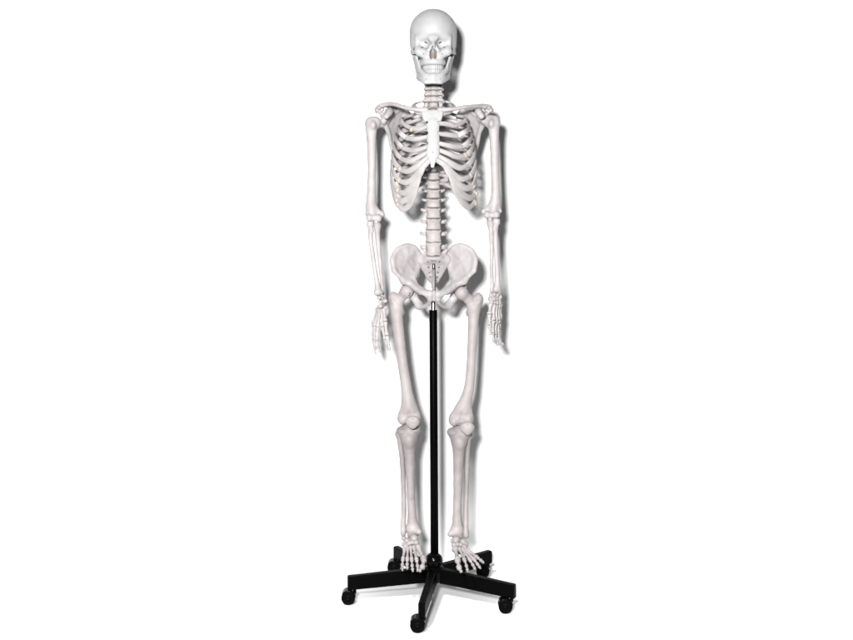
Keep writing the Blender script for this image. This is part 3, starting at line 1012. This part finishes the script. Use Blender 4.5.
make_tibia(dict(lat=(402.4, 430.6, .010), med=(414.6, 429.4, .010), tub=(409.2, 442.5, -.018), mall=(419.2, 532.0, .006),
                shaft=[(408.8, 438, .006, .0215), (409.4, 449, .006, .0160), (410.0, 470, .008, .0134), (411.0, 496, .012, .0112), (411.9, 514, .016, .0118), (412.3, 523, .018, .0150), (412.7, 528.6, .018, .0175)]))
make_tibia(dict(lat=(465.3, 432.6, .010), med=(453.2, 431.8, .010), tub=(460.4, 444.5, -.018), mall=(450.2, 534.0, .006),
                shaft=[(459.2, 440, .006, .0215), (458.6, 451, .006, .0165), (458.2, 472, .008, .0142), (457.6, 498, .012, .0126), (457.2, 516, .016, .0132), (457.2, 525, .018, .0158), (457.2, 530.6, .018, .0180)]))


def make_fibula(pts):
    sh = [P(*v[:3]) for v in pts]; rr = [v[3] for v in pts]
    s = field(sh, .024, .0013)
    s.poly(sh, rr, .004, n=4)
    s.ell(sh[0], (.010, .011, .010), .005)
    s.ell(sh[-1] + [0, 0, .004], (.0082, .010, .014), .005)
    s.rough(.0005, .014)
    V, F = s.mesh(1)
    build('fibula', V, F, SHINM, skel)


make_fibula([(398.8, 434, .014, .0108), (399.7, 441, .014, .0080), (402.1, 460, .016, .0078), (403.4, 485, .018, .0076), (403.9, 510, .018, .0076), (403.3, 524, .014, .0084), (403.2, 533, .010, .0078)])
make_fibula([(469.0, 436, .022, .0100), (468.4, 443, .022, .0070), (467.2, 462, .022, .0064), (466.6, 487, .022, .0064), (466.0, 511, .020, .0068), (465.9, 526, .016, .0080), (466.0, 535, .010, .0076)])


def make_foot(ank, tars, heel, digits, sd):
    pts = [P(*t[:3]) for t in tars] + [P(*heel), P(*ank)]
    s = field(pts, .030, .0013)
    a = P(*ank); h = P(*heel)
    s.ell(a, (.0175, .021, .0110), 0)                                                        # talus dome
    s.cap(a + [0, -.006, -.006], P(*tars[0][:3]), .0125, .012, .006)
    s.cap(a + [0, .012, -.014], h, .014, .0175, .008)
    s.ell(h, (.0165, .020, .020), .008)
    for t in tars:
        s.ell(P(*t[:3]), np.array([.0088, .011, .0085]) * t[3], .0016)
    s.rough(.0007, .010)
    V, F = s.mesh(1)
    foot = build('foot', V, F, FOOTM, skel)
    for d, dig in enumerate(digits):
        p = [P(*q) for q in dig]
        for j in range(len(p) - 1):
            g = nrm(p[j + 1] - p[j]) * .0006
            r = (([.0105, .0090, .0085] if d == 0 else [.0066, .0056, .0050, .0048])[j])
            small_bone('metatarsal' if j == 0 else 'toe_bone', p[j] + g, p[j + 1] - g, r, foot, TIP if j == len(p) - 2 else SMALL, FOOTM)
    return foot


make_foot((412.8, 533.6, .012), [(414.2, 538.5, -.022, 1.15), (407.2, 540.8, -.018, 1.1), (404.6, 544.2, -.030, 1.05), (416.4, 542.6, -.040, 1.0), (412.6, 542.4, -.042, .9), (409.4, 543.2, -.040, .9), (405.8, 546.4, -.044, .95), (403.8, 538, .008, .9)],
          (409.5, 546, .062),
          [[(417.6, 546.2, -.052), (424.0, 559.6, -.104), (422.6, 566.6, -.128), (419.2, 571.4, -.146)],
           [(413.6, 545.8, -.056), (416.8, 560.4, -.112), (417.6, 566.2, -.132), (418.0, 569.2, -.140), (417.2, 571.6, -.147)],
           [(410.6, 546.2, -.054), (411.8, 560.2, -.108), (412.2, 565.8, -.128), (412.6, 569, -.137), (413.0, 571.8, -.145)],
           [(407.8, 547.4, -.052), (407.3, 559.6, -.100), (407.2, 564.6, -.118), (407.2, 567.2, -.126), (407.4, 569.4, -.132)],
           [(404.8, 548.6, -.050), (402.9, 559.4, -.090), (402.4, 564.8, -.106), (402.4, 568.2, -.114), (402.5, 571, -.120)]], -1)
make_foot((457.6, 535.6, .012), [(456.2, 540.5, -.022, 1.15), (463.0, 542.0, -.018, 1.1), (465.6, 544.6, -.028, 1.0), (453.8, 545, -.038, 1.0), (457.4, 544.4, -.042, .9), (460.6, 544.6, -.040, .9), (464.4, 547.2, -.042, .95), (452.4, 541, -.010, .8)],
          (459.5, 547, .062),
          [[(455.0, 548.0, -.052), (457.8, 560.6, -.104), (459.0, 567.4, -.128), (461.6, 572.2, -.146)],
           [(459.0, 547.6, -.056), (464.8, 560.4, -.110), (466.6, 566.2, -.130), (467.2, 569.2, -.138), (467.8, 571.8, -.145)],
           [(461.6, 547.8, -.054), (470.2, 560.2, -.104), (473.0, 565.0, -.122), (474.4, 567.6, -.130), (475.6, 570.0, -.136)],
           [(463.8, 548.4, -.052), (474.4, 559.8, -.094), (477.6, 564.2, -.110), (479.2, 566.4, -.117), (480.8, 568.8, -.123)],
           [(465.8, 548.8, -.048), (477.6, 557.6, -.080), (481, 560.4, -.092), (482.6, 561.8, -.097), (484.0, 563.2, -.101)]], 1)

# ================================================================== STAND
BOT = P(434.6, 571, 0); TOP = P(433.2, 310, 0)
V, F = lathe(BOT, TOP, [(0, .0120), (.5, .0120), (.998, .0120), (1, .0112)], m=40)
build('pole', V, F, BLACK, stand)
a, b = TOP + [0, 0, -.01], P(433.4, 300.5, 0)
V, F = lathe(a, b, [(0, .0078), (.05, .0078), (.95, .0078), (1, .0070)], m=32)
build('sleeve', V, F, CHROME, stand)
V, F = lathe(b + [0, 0, -.004], P(433.6, 269.5, .004), [(0, .0046), (1, .0046)], m=24)
build('rod', V, F, ROD, stand)
V, F = lathe(P(433.7, 270.2, .004), P(433.8, 263.6, .005), [(0, .0036), (.1, .0044), (.9, .0044), (1, .0036)], m=6)
build('clamp_nut', V, F, STEEL, stand)

HUB = np.array([0.0015, 0, 0])
# hub: ball over a socket over a drum
V, F = lathe(HUB + [0, 0, .090], HUB + [0, 0, .138], [(t, max(.0095, .0262 * math.sqrt(max(0, 1 - (2 * t - .98) ** 2)))) for t in np.linspace(0, 1, 22)], m=40)
build('ball_collar', V, F, BLACKP, stand)
V, F = lathe(HUB + [0, 0, .054], HUB + [0, 0, .0975], [(0, .028), (.03, .031), (.80, .0315), (.9, .029), (.97, .022), (1, .020)], m=44)
build('hub', V, F, BLACKP, stand)


def beam(th):
    """hollow-looking pressed arm: tall flat beam, sloping down outwards, cut off square"""
    d = np.array([math.sin(th), -math.cos(th), 0]); n = np.array([math.cos(th), math.sin(th), 0])
    prof = []
    secs = [(.024, .094, .050, .0120), (.06, .0925, .0495, .0115), (.14, .0885, .0465, .0108), (.22, .0845, .0435, .0100), (.256, .083, .042, .0098), (.2595, .0815, .0435, .0088)]
    V, F = [], []
    m = 0
    for r, zt, zb, w in secs:
        c = .0028
        ring = [(-w, zb + c), (-w, zt - c), (-w + c, zt), (w - c, zt), (w, zt - c), (w, zb + c), (w - c, zb), (-w + c, zb)]
        m = len(ring)
        for x, z in ring: V.append(HUB + d * r + n * x + [0, 0, z])
    k = len(secs)
    for i in range(k - 1):
        for j in range(m): F.append((i * m + j, (i + 1) * m + j, (i + 1) * m + (j + 1) % m, i * m + (j + 1) % m))
    F.append(tuple(range(m))); F.append(tuple(range(k * m - 1, (k - 1) * m - 1, -1)))
    return build('base_arm', V, F, BLACK, stand, smooth=False), d


RW = .0208
for k in range(5):
    th = math.radians(-8 + 72 * k)
    arm, d = beam(th)
    piv = HUB + d * .2435
    ax = piv + [-.0135, 0, 0]; ax[2] = RW
    # fork: stem, collar and hood
    s = field([piv + [0, 0, .05], ax], .036, .0012)
    s.cap(piv + [0, 0, .062], piv + [0, 0, .034], .0055, .0055, 0)
    s.cap(piv + [0, 0, .040], piv + [0, 0, .036], .0095, .0105, .003)
    s.cap(piv + [-.001, 0, .034], ax + [-.001, 0, .006], .0085, .008, .004)
    s.cap(ax + [0, -.0185, 0], ax + [0, .0185, 0], .0032, .0032, .002)
    s.op(lambda X, Y, Z: np.maximum(np.maximum(np.abs(np.sqrt((X - ax[0]) ** 2 + (Z - ax[2]) ** 2) - (RW + .0008)) - .0010, np.abs(Y - ax[1]) - .0165), ax[2] + .008 - Z - .25 * (X - ax[0])), ax - .03, ax + .03, .001, '+')
    V, F = s.mesh(1)
    caster = build('caster', V, F, BLACKP, stand)
    for sy in (-1, 1):
        y0, y1 = (.0030, .0165)
        pr = [(0, .012), (.02, .0195), (.10, RW - .0008), (.25, RW - .0004), (.75, RW - .0004), (.9, RW - .0012), (.98, .0185), (1.0, .0165), (.94, .0150), (.93, .0075), (1.02, .0060), (1.03, .002)]
        V, F = lathe(ax + [0, sy * y0, 0], ax + [0, sy * y1, 0], pr, m=40)
        build('wheel', V, F, TYRE, caster)

# ================================================================== BACKDROP
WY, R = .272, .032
DIMFLOOR = plain_material('dimmed_white_floor', (.37, .37, .37), .8, spec=.05, nscale=200, bump=.02)
xs = np.linspace(-2.6, 2.6, 14)
n = len(xs)


prof = [(-.52, 0), (-.3, 0), (0, 0), (WY - R, 0)]
prof += [(WY - R + R * math.sin(a), R - R * math.cos(a)) for a in np.linspace(0, math.pi / 2, 13)[1:]]
prof += [(WY, .6), (WY, 1.4), (WY, 3.0)]
V = [(x, y, z) for (y, z) in prof for x in xs]
F = [(i * n + j, i * n + j + 1, (i + 1) * n + j + 1, (i + 1) * n + j) for i in range(len(prof) - 1) for j in range(n - 1)]
bd = build('backdrop', V, F, PAPER, None, origin=(0, 0, 0))
bd.data.materials.append(DIMFLOOR)                       # floor part toned darker so the base shadows show and less light bounces
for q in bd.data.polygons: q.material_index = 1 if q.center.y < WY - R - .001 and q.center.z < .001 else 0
tag(bd, 'plain white studio backdrop curving from the floor up the wall behind the skeleton', 'backdrop', kind='structure')
GREY = plain_material('grey_studio_floor', (.10, .10, .105), .6, spec=.2, nscale=14, bump=.05)
V = [(x, y, -.006) for y in np.linspace(-6, 3, 7) for x in np.linspace(-6, 6, 7)]
F = [(i * 7 + j, i * 7 + j + 1, (i + 1) * 7 + j + 1, (i + 1) * 7 + j) for i in range(6) for j in range(6)]
tag(build('floor', V, F, GREY, None, origin=(0, 0, 0)), 'dark grey studio floor under the white paper', 'floor', kind='structure')

# ================================================================== CAMERA
cam = bpy.data.cameras.new('camera')
co = bpy.data.objects.new('camera', cam); COL.objects.link(co)
co.location = (XC, -DC, HC); co.rotation_euler = (math.pi / 2, 0, 0)
cam.sensor_width = 36; cam.lens = 36 * 1000 / 853
cam.shift_y = -(320 - HROW) / 853
cam.clip_start = .05; cam.clip_end = 60
scene.camera = co

# ================================================================== LIGHT
def lamp(name, kind, loc, target, energy, color=(1, 1, 1), **kw):
    l = bpy.data.lights.new(name, kind); l.energy = energy; l.color = color
    for k, v in kw.items(): setattr(l, k, v)
    o = bpy.data.objects.new(name, l); COL.objects.link(o)
    o.location = loc
    o.rotation_euler = (Vector(target) - Vector(loc)).to_track_quat('-Z', 'Y').to_euler()
    return o


lamp('flash_softbox', 'AREA', (XC - .29, -DC + .05, HC + .33), (0.15, 0, .8), 322, shape='DISK', size=.29)
for sx in (-1, 1):
    lamp('floor_fill_spot', 'SPOT', (sx * .98, -.6, 2.6), (sx * .94, -.12, 0), 560, spot_size=math.radians(35), spot_blend=.55, shadow_soft_size=.12)  # added pair out of view, whitens the floor at both sides
lamp('base_fill_spot', 'SPOT', (-.6, -2.1, 2.15), (0, -.22, 0), 700, spot_size=math.radians(19), spot_blend=.5, shadow_soft_size=.10)  # added out of view, brightens the floor and casts the base arms' shadows

w = bpy.data.worlds.new('World'); scene.world = w; w.use_nodes = True
bg = w.node_tree.nodes['Background']; bg.inputs[0].default_value = (.95, .97, 1, 1); bg.inputs[1].default_value = .008

scene.view_settings.view_transform = 'Standard'; scene.view_settings.look = 'None'
scene.view_settings.gamma = 1; scene.view_settings.use_curve_mapping = False; scene.view_settings.exposure = 0
scene.cycles.max_bounces = 6; scene.cycles.diffuse_bounces = 4
scene.cycles.use_denoising = True
